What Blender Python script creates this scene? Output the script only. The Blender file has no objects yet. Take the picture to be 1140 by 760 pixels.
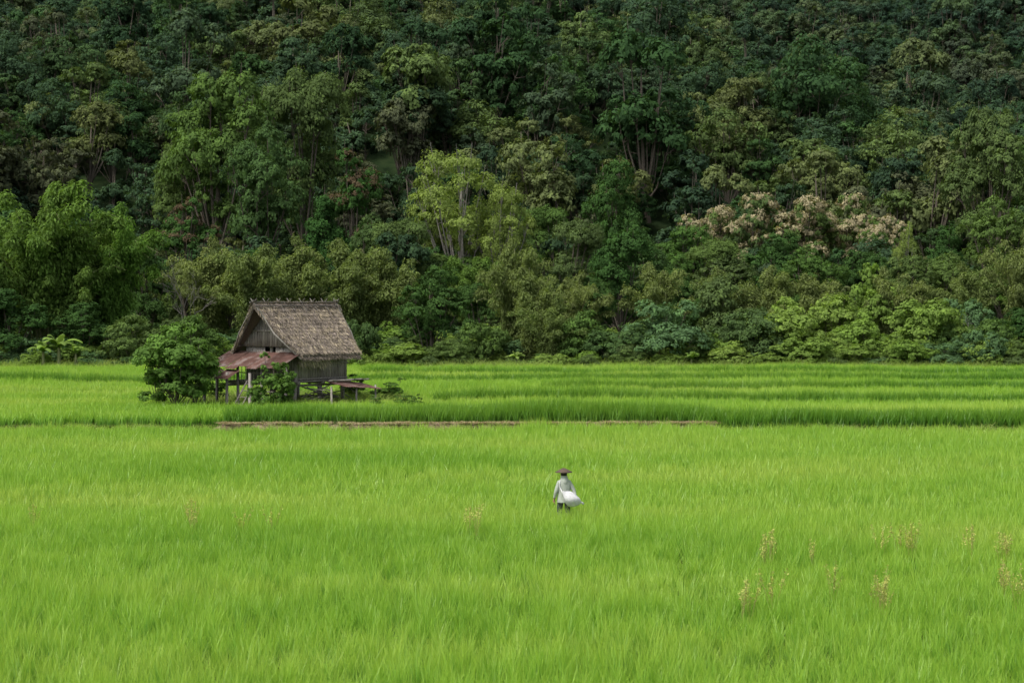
import bpy, math, numpy as np
from mathutils import Vector, Matrix
R=np.random.default_rng(7)
sc=bpy.context.scene
F=1900.0; CAMH=6.0; HZ=338.0
def smooth(t):
    t=np.clip(t,0,1); return t*t*(3-2*t)
# ---------------- noise / terrain
_k=np.random.default_rng(3).normal(size=(14,2)); _p=np.random.default_rng(4).uniform(0,6.28,14)
def nz(x,y,scale):
    x=np.asarray(x,float); y=np.asarray(y,float); s=0
    for i in range(14):
        s=s+np.sin((_k[i,0]*x+_k[i,1]*y)/scale+_p[i])
    return s/3.7
def yb(i,x):
    x=np.asarray(x,float)
    return [77.6+0.012*x+0.12*np.sin(x/4.1)-1.3*smooth((x-9.3)/0.8),
            90.5-0.07*x+0.3*np.sin(x/7.),
            98.5+0.06*x+0.4*np.sin(x/9.+1),
            107.+0.05*x+0.4*np.sin(x/8.+2),
            115.-0.03*x+0.3*np.sin(x/6.+2)][i]
STEP=[0.45,0.12,0.14,0.14,0.1]
def yT(x): return 123.5+1.2*nz(x,0*np.asarray(x,float),9)
def hz(x,y):
    x=np.asarray(x,float); y=np.asarray(y,float)
    z=0*x
    for i in range(5): z=z+STEP[i]*smooth((y-yb(i,x)+0.25)/0.5)
    z=z+0.045*np.maximum(0,y-126)*smooth((y-126)/20)
    z=z+ 0.5*nz(x,y,14)*smooth((y-135)/40)
    crest=24+46*smooth((58-x)/62)*(1-0.30*smooth((-x-42)/40))
    a=0.55*np.maximum(0,y-218-0.10*np.abs(x)+7*nz(x,y,26))
    h1=crest*(1-np.exp(-a/crest*1.15))
    h2=0.5*(y-392+9*nz(x,y,36)+0.12*x)
    h=np.maximum(np.maximum(h1,h2),0)
    h=np.where(y>900,np.minimum(h,262),h)
    return z+h+3.5*nz(x,y,15)*smooth((y-240)/80)
# ---------------- mesh builder
class MB:
    def __init__(s): s.v=[];s.q=[];s.m=[];s.a=[];s.n=0
    def add(s,v,q,mat=0,lv=0.5):
        v=np.asarray(v,float).reshape(-1,3); q=np.asarray(q,int).reshape(-1,4)
        s.v.append(v); s.q.append(q+s.n); s.m.append(np.full(len(q),mat))
        s.a.append(np.broadcast_to(np.asarray(lv,float),(len(v),)).copy()); s.n+=len(v)
    def box(s,c,size,mat=0,rot=None,lv=0.5):
        h=np.array(size)/2.
        p=np.array([[i,j,k] for i in(-1,1) for j in(-1,1) for k in(-1,1)])*h
        if rot is not None: p=p@np.array(rot.to_3x3()).T
        s.add(p+np.array(c),[[0,1,3,2],[4,6,7,5],[0,4,5,1],[2,3,7,6],[0,2,6,4],[1,5,7,3]],mat,lv)
    def tube(s,pts,rad,sides=6,mat=0,lv=0.5,cap=True):
        pts=np.asarray(pts,float); n=len(pts); rad=np.broadcast_to(rad,(n,))
        t=np.gradient(pts,axis=0); t/=np.linalg.norm(t,axis=1)[:,None]+1e-9
        ref=np.where(np.abs(t[:,2:3])>0.9,[[1,0,0]],[[0,0,1]])
        a=np.cross(t,ref); a/=np.linalg.norm(a,axis=1)[:,None]+1e-9; b=np.cross(t,a)
        for i in range(1,n):
            if np.dot(a[i],a[i-1])<0: a[i]*=-1;b[i]*=-1
        an=np.linspace(0,2*np.pi,sides,endpoint=False)
        ring=pts[:,None,:]+rad[:,None,None]*(np.cos(an)[None,:,None]*a[:,None,:]+np.sin(an)[None,:,None]*b[:,None,:])
        q=[]
        for i in range(n-1):
            for j in range(sides):
                k=(j+1)%sides; q.append([i*sides+j,i*sides+k,(i+1)*sides+k,(i+1)*sides+j])
        if cap and sides in(4,6,8):
            for o in (0,(n-1)*sides):
                for j in range(0,sides-2,2): q.append([o,o+j+1,o+j+2,o+(j+3)%sides])
        s.add(ring.reshape(-1,3),q,mat,lv)
    def leaves(s,c,nrm,L,W,mat=0,lv=None,rng=R,tdir=None,fold=0.12):
        c=np.asarray(c,float); n=len(c)
        nrm=nrm/(np.linalg.norm(nrm,axis=1)[:,None]+1e-9)
        r=rng.normal(size=(n,3)) if tdir is None else tdir
        t=r-nrm*np.sum(r*nrm,axis=1)[:,None]; t/=np.linalg.norm(t,axis=1)[:,None]+1e-9
        b=np.cross(nrm,t)
        L=np.broadcast_to(L,(n,))[:,None]; W=np.broadcast_to(W,(n,))[:,None]
        v=np.stack([c-t*L/2,c+b*W/2+nrm*fold*L,c+t*L/2,c-b*W/2+nrm*fold*L],axis=1).reshape(-1,3)
        if lv is None: lv=rng.uniform(0,1,n)
        s.add(v,np.arange(4*n).reshape(-1,4),mat,np.repeat(lv,4))
    def mesh(s,name,mats,smooth_=False):
        v=np.concatenate(s.v);q=np.concatenate(s.q);m=np.concatenate(s.m);a=np.concatenate(s.a)
        me=bpy.data.meshes.new(name)
        me.vertices.add(len(v)); me.vertices.foreach_set('co',v.astype(np.float32).ravel())
        me.loops.add(len(q)*4); me.loops.foreach_set('vertex_index',q.astype(np.int32).ravel())
        me.polygons.add(len(q)); me.polygons.foreach_set('loop_start',(np.arange(len(q))*4).astype(np.int32))
        for mt in mats: me.materials.append(mt)
        me.polygons.foreach_set('material_index',m.astype(np.int32))
        if smooth_: me.polygons.foreach_set('use_smooth',np.ones(len(q),bool))
        at=me.attributes.new('lv','FLOAT','POINT'); at.data.foreach_set('value',a.astype(np.float32))
        me.update(calc_edges=True); return me
def obj(name,me,parent=None,loc=(0,0,0),rot=(0,0,0),scale=(1,1,1),link=True):
    o=bpy.data.objects.new(name,me); o.location=loc;o.rotation_euler=rot;o.scale=scale
    if link: sc.collection.objects.link(o)
    if parent: o.parent=parent
    return o
# ---------------- materials
def newmat(name):
    m=bpy.data.materials.new(name); m.use_nodes=True; nt=m.node_tree; nt.nodes.clear()
    return m,nt,nt.nodes.new('ShaderNodeOutputMaterial')
def N(nt,t,**k):
    n=nt.nodes.new(t)
    for a,b in k.items(): setattr(n,a,b)
    return n
def ramp(nt,fac,cols,pos=None,const=False):
    r=nt.nodes.new('ShaderNodeValToRGB'); e=r.color_ramp.elements
    n=len(cols); pos=pos or [i/(n-1) if not const else i/n for i in range(n)]
    while len(e)<n: e.new(0.5)
    for i in range(n): e[i].position=pos[i]; e[i].color=(*cols[i],1)
    if const: r.color_ramp.interpolation='CONSTANT'
    nt.links.new(fac,r.inputs[0]); return r.outputs[0]
def mul(nt,c,fac):
    n=nt.nodes.new('ShaderNodeMix'); n.data_type='RGBA'; n.blend_type='MULTIPLY'; n.inputs[0].default_value=1
    nt.links.new(c,n.inputs[6]); nt.links.new(fac,n.inputs[7]); return n.outputs[2]
def leafshade(nt,out,col,trans=0.35,gloss=0.02,rough=0.5,tcol=(1.15,1.2,0.6)):
    d=N(nt,'ShaderNodeBsdfDiffuse'); t=N(nt,'ShaderNodeBsdfTranslucent'); g=N(nt,'ShaderNodeBsdfGlossy')
    g.inputs['Roughness'].default_value=rough; g.inputs['Color'].default_value=(0.8,0.85,0.8,1)
    nt.links.new(col,d.inputs[0])
    mm=N(nt,'ShaderNodeMix',data_type='RGBA',blend_type='MULTIPLY'); mm.inputs[0].default_value=1; mm.inputs[7].default_value=(*tcol,1)
    nt.links.new(col,mm.inputs[6]); nt.links.new(mm.outputs[2],t.inputs[0])
    a=N(nt,'ShaderNodeMixShader'); a.inputs[0].default_value=trans
    nt.links.new(d.outputs[0],a.inputs[1]); nt.links.new(t.outputs[0],a.inputs[2])
    if gloss<=0: nt.links.new(a.outputs[0],out.inputs[0]); return
    b=N(nt,'ShaderNodeMixShader'); b.inputs[0].default_value=gloss
    nt.links.new(a.outputs[0],b.inputs[1]); nt.links.new(g.outputs[0],b.inputs[2]); nt.links.new(b.outputs[0],out.inputs[0])
def desat(c,k=0.13):
    l=0.3*c[0]+0.6*c[1]+0.1*c[2]; return tuple(x*(1-k)+l*k for x in c)
def leafmat(name,cols,trans=0.35,gloss=0.0,vrange=(0.55,1.5),const=False,far_haze=False):
    m,nt,out=newmat(name); cols=[desat(c) for c in cols]
    oi=N(nt,'ShaderNodeObjectInfo')
    base=ramp(nt,oi.outputs['Random'],cols,const=const) if len(cols)>1 else None
    at=N(nt,'ShaderNodeAttribute',attribute_name='lv')
    v=ramp(nt,at.outputs['Fac'],[(vrange[0],)*3,(1,1,1),(vrange[1],vrange[1],vrange[1]*0.8)])
    if base is None:
        rgb=N(nt,'ShaderNodeRGB'); rgb.outputs[0].default_value=(*cols[0],1); base=rgb.outputs[0]
    if far_haze:   # aerial haze painted into the leaf colour, stronger with distance along Y
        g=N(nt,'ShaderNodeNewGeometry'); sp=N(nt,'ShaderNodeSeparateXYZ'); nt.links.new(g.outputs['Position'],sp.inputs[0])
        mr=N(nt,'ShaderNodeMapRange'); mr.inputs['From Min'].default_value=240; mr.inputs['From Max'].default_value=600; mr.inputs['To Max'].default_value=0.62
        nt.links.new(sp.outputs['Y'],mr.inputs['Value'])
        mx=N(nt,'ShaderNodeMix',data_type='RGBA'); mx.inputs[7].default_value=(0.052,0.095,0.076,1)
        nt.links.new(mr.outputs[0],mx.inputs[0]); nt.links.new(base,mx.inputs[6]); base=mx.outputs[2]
    c=mul(nt,base,v)
    leafshade(nt,out,c,trans,gloss); return m
def surf(name,cols,scale=4,rough=0.85,stretch=(1,1,1),bump=0.3,detail=6,metal=0,pos=None,spec=0.3):
    m,nt,out=newmat(name)
    tc=N(nt,'ShaderNodeTexCoord'); mp=N(nt,'ShaderNodeMapping'); mp.inputs['Scale'].default_value=stretch
    nt.links.new(tc.outputs['Object'],mp.inputs[0])
    n=N(nt,'ShaderNodeTexNoise'); n.inputs['Scale'].default_value=scale; n.inputs['Detail'].default_value=detail; n.inputs['Roughness'].default_value=0.65
    nt.links.new(mp.outputs[0],n.inputs['Vector'])
    c=ramp(nt,n.outputs['Fac'],cols,pos or [0.3+0.4*i/(len(cols)-1) for i in range(len(cols))])
    at=N(nt,'ShaderNodeAttribute',attribute_name='lv')
    v=ramp(nt,at.outputs['Fac'],[(0.6,)*3,(1,1,1),(1.45,)*3]); c=mul(nt,c,v)
    p=N(nt,'ShaderNodeBsdfPrincipled'); p.inputs['Roughness'].default_value=rough; p.inputs['Metallic'].default_value=metal
    p.inputs['Specular IOR Level'].default_value=spec
    nt.links.new(c,p.inputs['Base Color'])
    b=N(nt,'ShaderNodeBump'); b.inputs['Strength'].default_value=bump; b.inputs['Distance'].default_value=0.03
    nt.links.new(n.outputs['Fac'],b.inputs['Height']); nt.links.new(b.outputs[0],p.inputs['Normal'])
    nt.links.new(p.outputs[0],out.inputs[0]); return m
def ricemat(name,cols,low=(0.34,0.48,0.7)):
    m,nt,out=newmat(name)
    g=N(nt,'ShaderNodeNewGeometry')
    mp=N(nt,'ShaderNodeMapping'); mp.inputs['Scale'].default_value=(0.05,0.14,0.0); nt.links.new(g.outputs['Position'],mp.inputs[0])
    n=N(nt,'ShaderNodeTexNoise'); n.inputs['Scale'].default_value=1.0; n.inputs['Detail'].default_value=7; nt.links.new(mp.outputs[0],n.inputs['Vector'])
    base=ramp(nt,n.outputs['Fac'],cols,[0.32,0.5,0.7])
    at=N(nt,'ShaderNodeAttribute',attribute_name='lv')
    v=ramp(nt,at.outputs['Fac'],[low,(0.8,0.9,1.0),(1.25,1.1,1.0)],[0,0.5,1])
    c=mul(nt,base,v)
    leafshade(nt,out,c,0.45,0.04,0.4,(1.1,1.1,0.75)); return m
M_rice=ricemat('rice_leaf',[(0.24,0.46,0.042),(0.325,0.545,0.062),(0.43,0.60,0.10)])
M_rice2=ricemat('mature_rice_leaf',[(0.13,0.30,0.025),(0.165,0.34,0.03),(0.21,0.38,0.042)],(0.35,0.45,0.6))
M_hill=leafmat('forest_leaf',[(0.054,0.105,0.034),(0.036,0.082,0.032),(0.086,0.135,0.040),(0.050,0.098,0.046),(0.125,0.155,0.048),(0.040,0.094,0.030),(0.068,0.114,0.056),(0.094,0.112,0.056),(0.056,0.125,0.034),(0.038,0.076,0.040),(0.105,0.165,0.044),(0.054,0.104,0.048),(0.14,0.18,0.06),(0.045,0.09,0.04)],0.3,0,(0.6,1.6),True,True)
M_bark=surf('bark',[(0.07,0.055,0.04),(0.15,0.13,0.10)],3,0.9,(3,3,0.6))
M_pale=surf('pale_bark',[(0.16,0.145,0.12),(0.30,0.28,0.25)],3,0.9,(3,3,0.6))
M_dark=leafmat('dark_tree_leaf',[(0.038,0.105,0.022),(0.058,0.122,0.026)],0.28)
M_mid=leafmat('broadleaf_tree_leaf',[(0.075,0.160,0.028),(0.11,0.182,0.038),(0.095,0.148,0.044),(0.066,0.14,0.038)],0.32)
M_light=leafmat('bright_leaf',[(0.16,0.28,0.035),(0.21,0.31,0.05)],0.4)
M_yel=leafmat('airy_tree_leaf',[(0.21,0.29,0.055)],0.4)
M_bam=leafmat('bamboo_leaf',[(0.105,0.215,0.026),(0.135,0.22,0.036)],0.35)
M_olive=leafmat('olive_bamboo_leaf',[(0.185,0.235,0.065),(0.145,0.205,0.052)],0.38)
M_teal=leafmat('teal_bush_leaf',[(0.095,0.185,0.068)],0.3)
M_cream=leafmat('cream_blossom',[(0.44,0.38,0.22),(0.38,0.33,0.18)],0.3)
M_red=leafmat('russet_leaf',[(0.14,0.10,0.055)],0.3)
M_culm=surf('bamboo_culm',[(0.10,0.13,0.04),(0.2,0.2,0.09)],2,0.6)
M_grass=leafmat('verge_grass_leaf',[(0.17,0.29,0.035),(0.23,0.33,0.055),(0.27,0.33,0.09)],0.4)
M_weed=leafmat('weed_leaf',[(0.55,0.52,0.16),(0.46,0.48,0.12)],0.4)
# ---------------- vegetation generators
def rdir(rng,n): 
    d=rng.normal(size=(n,3)); return d/np.linalg.norm(d,axis=1)[:,None]
def tree(name,seed,H,Rr,trunk,nl,nleaf,ls,mats,lob=(0.32,0.5),zs=0.8,clump=0.2,flower=0,bark_r=None,droop=0.0,cone=0.0,asp=0.55,shape=1.1):
    """trunk + limbs to lobes, leaf clumps over every lobe. mats=[bark,leaf,(flower)]"""
    rng=np.random.default_rng(seed); mb=MB()
    ch=H-trunk; cz=trunk+ch*0.5; br=bark_r or H*0.018
    lobes=[]
    for i in range(nl):
        for _ in range(30):
            d=rdir(rng,1)[0]; rr=rng.uniform(0.25,0.8)
            p=np.array([d[0]*Rr*rr,d[1]*Rr*rr,cz+d[2]*ch*0.5*rr])
            f=(p[2]-trunk)/ch
            if cone and math.hypot(p[0],p[1])>Rr*(1.05-f*cone): continue
            if all(np.linalg.norm(p-l[0])>0.35*Rr*0.7 for l in lobes): break
        lobes.append((p,Rr*rng.uniform(*lob)*(1-0.3*cone*max(0,f))))
    bend=rng.normal(size=2)*Rr*0.08
    tp=np.array([[0,0,-0.6],[bend[0]*.3,bend[1]*.3,trunk*0.5],[bend[0],bend[1],trunk],[bend[0]*.6,bend[1]*.6,cz],[0,0,trunk+ch*0.75]])
    mb.tube(tp,np.array([1.25,1,0.8,0.5,0.15])*br,8,0)
    for p,r in lobes:
        s0=np.array([bend[0],bend[1],trunk*rng.uniform(0.75,1.0)+0.0]); mid=(s0+p)/2+np.array([0,0,-0.06*ch])+rng.normal(size=3)*0.04*Rr
        mb.tube([s0,mid,p,p+(p-mid)*0.3+[0,0,r*0.2]],np.array([0.45,0.3,0.16,0.05])*br,5,0,cap=False)
        for k in range(3):
            e=p+rdir(rng,1)[0]*r*np.array([1,1,0.8])*0.75
            mb.tube([p-(p-mid)*0.2,(p+e)/2+rng.normal(size=3)*0.1*r,e],np.array([0.16,0.09,0.03])*br,4,0,cap=False)
    tot=sum(r*r for _,r in lobes)
    for p,r in lobes:
        n=int(nleaf*r*r/tot); ncl=max(6,int(n/26))
        d=rdir(rng,ncl); d[:,2]=np.where(d[:,2]<-0.3,-d[:,2],d[:,2])
        cc=p+d*r*np.array([1,1,zs])*rng.uniform(0.72,1.08,(ncl,1))
        cr=r*clump*2*rng.uniform(0.6,1.3,ncl); cv=rng.uniform(0,1,ncl)
        ci=rng.integers(0,ncl,n)
        o=rdir(rng,n)*rng.uniform(0.2,1,(n,1))**0.6; o[:,2]*=0.6
        c=cc[ci]+o*cr[ci][:,None]; c[:,2]-=droop*rng.uniform(0,1,n)**2*r
        nr=shape*d[ci]+0.7*o+rng.normal(size=(n,3))*0.35+np.array([0,0,0.3])
        lv=np.clip(0.5*cv[ci]+0.5*rng.uniform(0,1,n),0,1)
        L=ls*rng.uniform(0.7,1.4,n)
        if flower>0:
            isf=(d[ci][:,2]>-0.1)&(cv[ci]<flower)
            mb.leaves(c[isf]+[0,0,0.1*r],nr[isf],L[isf]*0.8,L[isf]*0.5,2,lv[isf],rng)
            k=~isf; c,nr,L,lv=c[k],nr[k],L[k],lv[k]
        mb.leaves(c,nr,L,L*asp,1,lv,rng)
    return mb.mesh(name,mats)
def bamboo(name,seed,H,spread,nc,per,ls,mats,start=0.25,fat=0.085):
    rng=np.random.default_rng(seed); mb=MB()
    for i in range(nc):
        a=rng.uniform(0,6.28); b0=np.array([math.cos(a),math.sin(a),0])*rng.uniform(0,0.16)*spread
        a+=rng.normal()*0.5; out=np.array([math.cos(a),math.sin(a),0]); reach=spread*rng.uniform(0.15,1.0); h=H*rng.uniform(0.6,1.0)*(1-0.28*(reach/spread)**2)
        t=np.linspace(0,1.12,12)
        pts=b0+out*(reach*t**2.3)[:,None]; pts[:,2]=h*(1.12*t-0.22*t**4)*0.98-0.3*(t==0); 
        pts[-1,2]-=0.05*h
        mb.tube(pts,np.linspace(0.06,0.012,12),5,0,cap=False)
        npl=int(12+6*rng.uniform()); 
        ts=rng.uniform(start,1.1,npl)**0.8; cv0=rng.uniform(0,1)
        for tt in ts:
            q=np.array([np.interp(tt,t,pts[:,k]) for k in range(3)])
            rad=H*fat*(1.2-0.5*tt)*rng.uniform(0.6,1.2)
            n=int(per*rng.uniform(0.6,1.3)); o=rdir(rng,n)*rng.uniform(0.1,1,(n,1))**0.5
            c=q+rdir(rng,1)[0]*rad*0.3+o*rad*np.array([0.9,0.9,0.7]); c[:,2]-=rad*0.5*(o[:,0]**2+o[:,1]**2)
            nr=o*1.2+rng.normal(size=(n,3))*0.4+np.array([0,0,0.5])
            td=np.stack([o[:,0],o[:,1],-0.7+0*o[:,0]],1)+rng.normal(size=(n,3))*0.35
            L=ls*rng.uniform(0.7,1.4,n)
            mb.leaves(c,nr,L,L*0.4,1,np.clip(0.35*cv0+0.25*rng.uniform()+0.45*rng.uniform(0,1,n),0,1),rng,td)
    return mb.mesh(name,mats)
def bladepatch(name,seed,S,n,h,w,mat,spreadlean=0.15,hsd=0.09,seg=3,tipbend=0.16,lvs=(0.0,1.0),wave=0.0,ntill=None,lrr=0.15):
    rng=np.random.default_rng(seed); mb=MB()
    nt_=ntill or max(1,n//5); tx=rng.uniform(-S/2,S/2,nt_); ty=rng.uniform(-S/2,S/2,nt_); ti=rng.integers(0,nt_,n)
    sp=0.014 if ntill is None else 0.03
    bx=tx[ti]+rng.normal(size=n)*sp; by=ty[ti]+rng.normal(size=n)*sp
    th=1+0.10*rng.normal(size=nt_)
    hh=h*(1+hsd*rng.normal(size=n))*rng.choice([1,1,0.85,0.7],n)*(1+wave*nz(bx+seed*7,by,0.22))*th[ti]
    a=rng.uniform(0,6.28,n); ln=np.abs(rng.normal(size=n))*spreadlean; tb=tipbend*rng.uniform(0.2,1.6,n)
    yaw=rng.uniform(0,3.14,n); u=np.stack([np.cos(yaw),np.sin(yaw),0*yaw],1)
    t=np.linspace(0,1,seg+1); P=[];LV=[]
    lr=rng.uniform(-lrr,lrr,n)+(rng.uniform(-lrr,lrr,nt_))[ti]
    for k in t:
        dx=(ln*k+tb*k**3)*hh
        c=np.stack([bx+np.cos(a)*dx,by+np.sin(a)*dx,hh*(k-0.25*tb*k**3)],1)
        ww=w*(1-0.9*k**2.2)*0.5*(0.75+0.25*min(1,k*3))
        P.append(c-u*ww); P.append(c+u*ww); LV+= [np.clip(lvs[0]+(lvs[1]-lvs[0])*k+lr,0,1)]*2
    V=np.stack(P,1); m=V.shape[1]; LVv=np.stack(LV,1)
    q=[]
    for k in range(seg): q.append([2*k,2*k+1,2*k+3,2*k+2])
    Q=(np.arange(n)[:,None,None]*m+np.array(q)[None]).reshape(-1,4)
    mb.add(V.reshape(-1,3),Q,0,LVv.ravel())
    return mb.mesh(name,[mat])
# ---------------- instancer
def collection(name,meshes):
    c=bpy.data.collections.new(name)
    for i,me in enumerate(meshes):
        o=bpy.data.objects.new('%s_%02d'%(name,i),me); c.objects.link(o)
    return c
def scatter(name,coll,P,rotz,scl,idx,tilt=None):
    n=len(P); me=bpy.data.meshes.new(name); me.vertices.add(n); me.vertices.foreach_set('co',np.asarray(P,np.float32).ravel())
    rot=np.zeros((n,3),np.float32); rot[:,2]=rotz
    if tilt is not None: rot[:,:2]=tilt
    at=me.attributes.new('rot','FLOAT_VECTOR','POINT'); at.data.foreach_set('vector',rot.ravel())
    at=me.attributes.new('scl','FLOAT_VECTOR','POINT'); at.data.foreach_set('vector',np.asarray(scl,np.float32).ravel())
    at=me.attributes.new('idx','INT','POINT'); at.data.foreach_set('value',np.asarray(idx,np.int32))
    o=obj(name,me)
    ng=bpy.data.node_groups.new(name+'_scatter','GeometryNodeTree')
    ng.interface.new_socket('Geometry',in_out='INPUT',socket_type='NodeSocketGeometry')
    ng.interface.new_socket('Geometry',in_out='OUTPUT',socket_type='NodeSocketGeometry')
    gi=ng.nodes.new('NodeGroupInput'); go=ng.nodes.new('NodeGroupOutput')
    ip=ng.nodes.new('GeometryNodeInstanceOnPoints'); ci=ng.nodes.new('GeometryNodeCollectionInfo')
    ci.inputs['Collection'].default_value=coll; ci.inputs['Separate Children'].default_value=True; ci.inputs['Reset Children'].default_value=True
    ip.inputs['Pick Instance'].default_value=True
    L=ng.links.new
    L(gi.outputs[0],ip.inputs['Points']); L(ci.outputs[0],ip.inputs['Instance'])
    for nm,ty,sk in (('rot','FLOAT_VECTOR','Rotation'),('scl','FLOAT_VECTOR','Scale'),('idx','INT','Instance Index')):
        a=ng.nodes.new('GeometryNodeInputNamedAttribute'); a.data_type=ty; a.inputs['Name'].default_value=nm
        L(a.outputs['Attribute'],ip.inputs[sk])
    L(ip.outputs[0],go.inputs[0])
    md=o.modifiers.new('scatter','NODES'); md.node_group=ng
    return o
def jgrid(x0,x1,y0,y1,s,jit=0.5):
    xs=np.arange(x0,x1,s); ys=np.arange(y0,y1,s); X,Y=np.meshgrid(xs,ys); X=X.ravel();Y=Y.ravel()
    X=X+R.uniform(-jit,jit,len(X))*s; Y=Y+R.uniform(-jit,jit,len(Y))*s
    return X,Y
# ---------------- ground
def ground():
    xs=np.concatenate([np.linspace(-1500,-220,17),np.arange(-200,-70,5),np.arange(-70,70,1.0),np.arange(70,205,5),np.linspace(220,1500,17)])
    ys=np.concatenate([np.linspace(-800,-20,14),np.arange(-10,70,2.0),np.arange(70,128,0.25),np.arange(128,240,3),np.arange(240,640,6),np.linspace(650,2200,30)])
    X,Y=np.meshgrid(xs,ys); Z=hz(X,Y)
    nx=len(xs);ny=len(ys)
    i,j=np.meshgrid(np.arange(nx-1),np.arange(ny-1)); b=(j*nx+i).ravel()
    mb=MB(); mb.add(np.stack([X.ravel(),Y.ravel(),Z.ravel()],1),np.stack([b,b+1,b+1+nx,b+nx],1))
    m,nt,out=newmat('paddy_soil')
    g=N(nt,'ShaderNodeNewGeometry'); n=N(nt,'ShaderNodeTexNoise'); n.inputs['Scale'].default_value=0.6; n.inputs['Detail'].default_value=8
    nt.links.new(g.outputs['Position'],n.inputs['Vector'])
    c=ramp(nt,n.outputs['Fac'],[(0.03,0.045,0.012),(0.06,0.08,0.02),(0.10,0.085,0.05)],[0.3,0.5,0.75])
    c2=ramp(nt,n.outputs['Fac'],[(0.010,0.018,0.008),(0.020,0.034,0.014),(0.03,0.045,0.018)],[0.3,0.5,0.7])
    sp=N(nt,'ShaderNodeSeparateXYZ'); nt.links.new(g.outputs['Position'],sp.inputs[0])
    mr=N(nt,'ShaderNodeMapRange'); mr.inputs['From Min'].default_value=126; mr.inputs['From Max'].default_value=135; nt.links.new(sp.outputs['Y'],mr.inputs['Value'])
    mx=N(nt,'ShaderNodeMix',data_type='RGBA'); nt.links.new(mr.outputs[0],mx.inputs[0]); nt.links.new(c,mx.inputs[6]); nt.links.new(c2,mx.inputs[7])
    p=N(nt,'ShaderNodeBsdfPrincipled'); p.inputs['Roughness'].default_value=1; p.inputs['Specular IOR Level'].default_value=0.0; nt.links.new(mx.outputs[2],p.inputs['Base Color'])
    bp=N(nt,'ShaderNodeBump'); bp.inputs['Distance'].default_value=0.1; nt.links.new(n.outputs['Fac'],bp.inputs['Height']); nt.links.new(bp.outputs[0],p.inputs['Normal'])
    nt.links.new(p.outputs[0],out.inputs[0])
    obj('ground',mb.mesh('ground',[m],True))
ground()
# ---------------- rice
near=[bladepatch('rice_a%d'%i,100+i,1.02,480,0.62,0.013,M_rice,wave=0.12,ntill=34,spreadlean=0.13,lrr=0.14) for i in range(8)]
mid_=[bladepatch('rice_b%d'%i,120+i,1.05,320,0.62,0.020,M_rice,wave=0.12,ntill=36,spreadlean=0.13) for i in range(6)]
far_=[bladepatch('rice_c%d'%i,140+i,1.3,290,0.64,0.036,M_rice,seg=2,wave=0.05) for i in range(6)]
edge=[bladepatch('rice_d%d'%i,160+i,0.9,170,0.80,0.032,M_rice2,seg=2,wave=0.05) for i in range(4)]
def hvar(x,y): return 1+0.09*nz(x,y,1.8)+0.09*nz(x,y,5.5)
def ricefield(name,coll,nvar,y0,y1,s,cond,k0=1.0):
    xm=0.3*y1+9; X,Y=jgrid(-xm,xm,y0,y1,s,0.22)
    k=(np.abs(X)<0.3*Y+7)&cond(X,Y)
    X,Y=X[k],Y[k]; Z=hz(X,Y)-0.02; n=len(X)
    hv=np.clip(hvar(X,Y)*R.uniform(0.92,1.08,n),0.6,1.35)*k0
    scatter(name,coll,np.stack([X,Y,Z],1),R.integers(0,4,n)*1.5708+R.normal(size=n)*0.15,np.stack([np.ones(n),np.ones(n),hv],1),R.integers(0,nvar,n),tilt=R.normal(size=(n,2))*0.03)
PX,PY=1.38,45.2
HX,HY=-11.4,90.0
def notbund(x,y,m=0.45):
    k=np.ones(len(x),bool)
    for i in range(5):
        d=y-yb(i,x); lo=np.where((i==0)&(x<9.6),-1.3,-0.55)
        k&=~((d>lo)&(d<m))
    k&=((x-HX+0.3)/6.2)**2+((y-HY-1.5)/5.6)**2>1
    return k&(y<yT(x))
def stand(x,y):
    k=np.zeros(len(x),bool)
    for i,(a,b,xa,xb) in enumerate(((0.2,2.6,-13,60),(0.3,1.3,-4,60),(0.3,1.2,2,60),(0.3,1.2,-60,60),(0.3,1.0,-10,60))):
        d=y-yb(i,x); bb=np.where(x>9.6,1.7,b) if i==0 else b
        k|=(d>a)&(d<bb)&(x>xa)&(x<xb)
    return k
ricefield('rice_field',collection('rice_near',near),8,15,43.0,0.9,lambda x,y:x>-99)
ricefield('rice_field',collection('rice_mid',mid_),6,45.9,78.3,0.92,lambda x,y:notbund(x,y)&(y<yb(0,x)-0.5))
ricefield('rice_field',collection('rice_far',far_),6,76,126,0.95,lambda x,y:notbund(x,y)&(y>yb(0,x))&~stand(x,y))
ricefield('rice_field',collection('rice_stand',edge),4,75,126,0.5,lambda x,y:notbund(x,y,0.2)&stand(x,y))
small=[bladepatch('rice_s%d'%i,180+i,0.36,66,0.62,0.014,M_rice) for i in range(6)]
X,Y=jgrid(-21,21,42.95,45.9,0.33,0.2); k=(((X-PX)/0.24)**2+((Y-PY)/0.2)**2>1)
X,Y=X[k],Y[k]; n=len(X)
near_man=np.exp(-((X-PX)/0.8)**2-((Y-PY+0.4)/0.7)**2)
scatter('rice_field',collection('rice_small',small),np.stack([X,Y,0*X-0.02],1),R.uniform(0,6,n),np.stack([np.ones(n),np.ones(n),np.clip(hvar(X,Y),0.95,1.3)*R.uniform(0.95,1.08,n)*(1+0.12*near_man)],1),R.integers(0,6,n))
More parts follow.
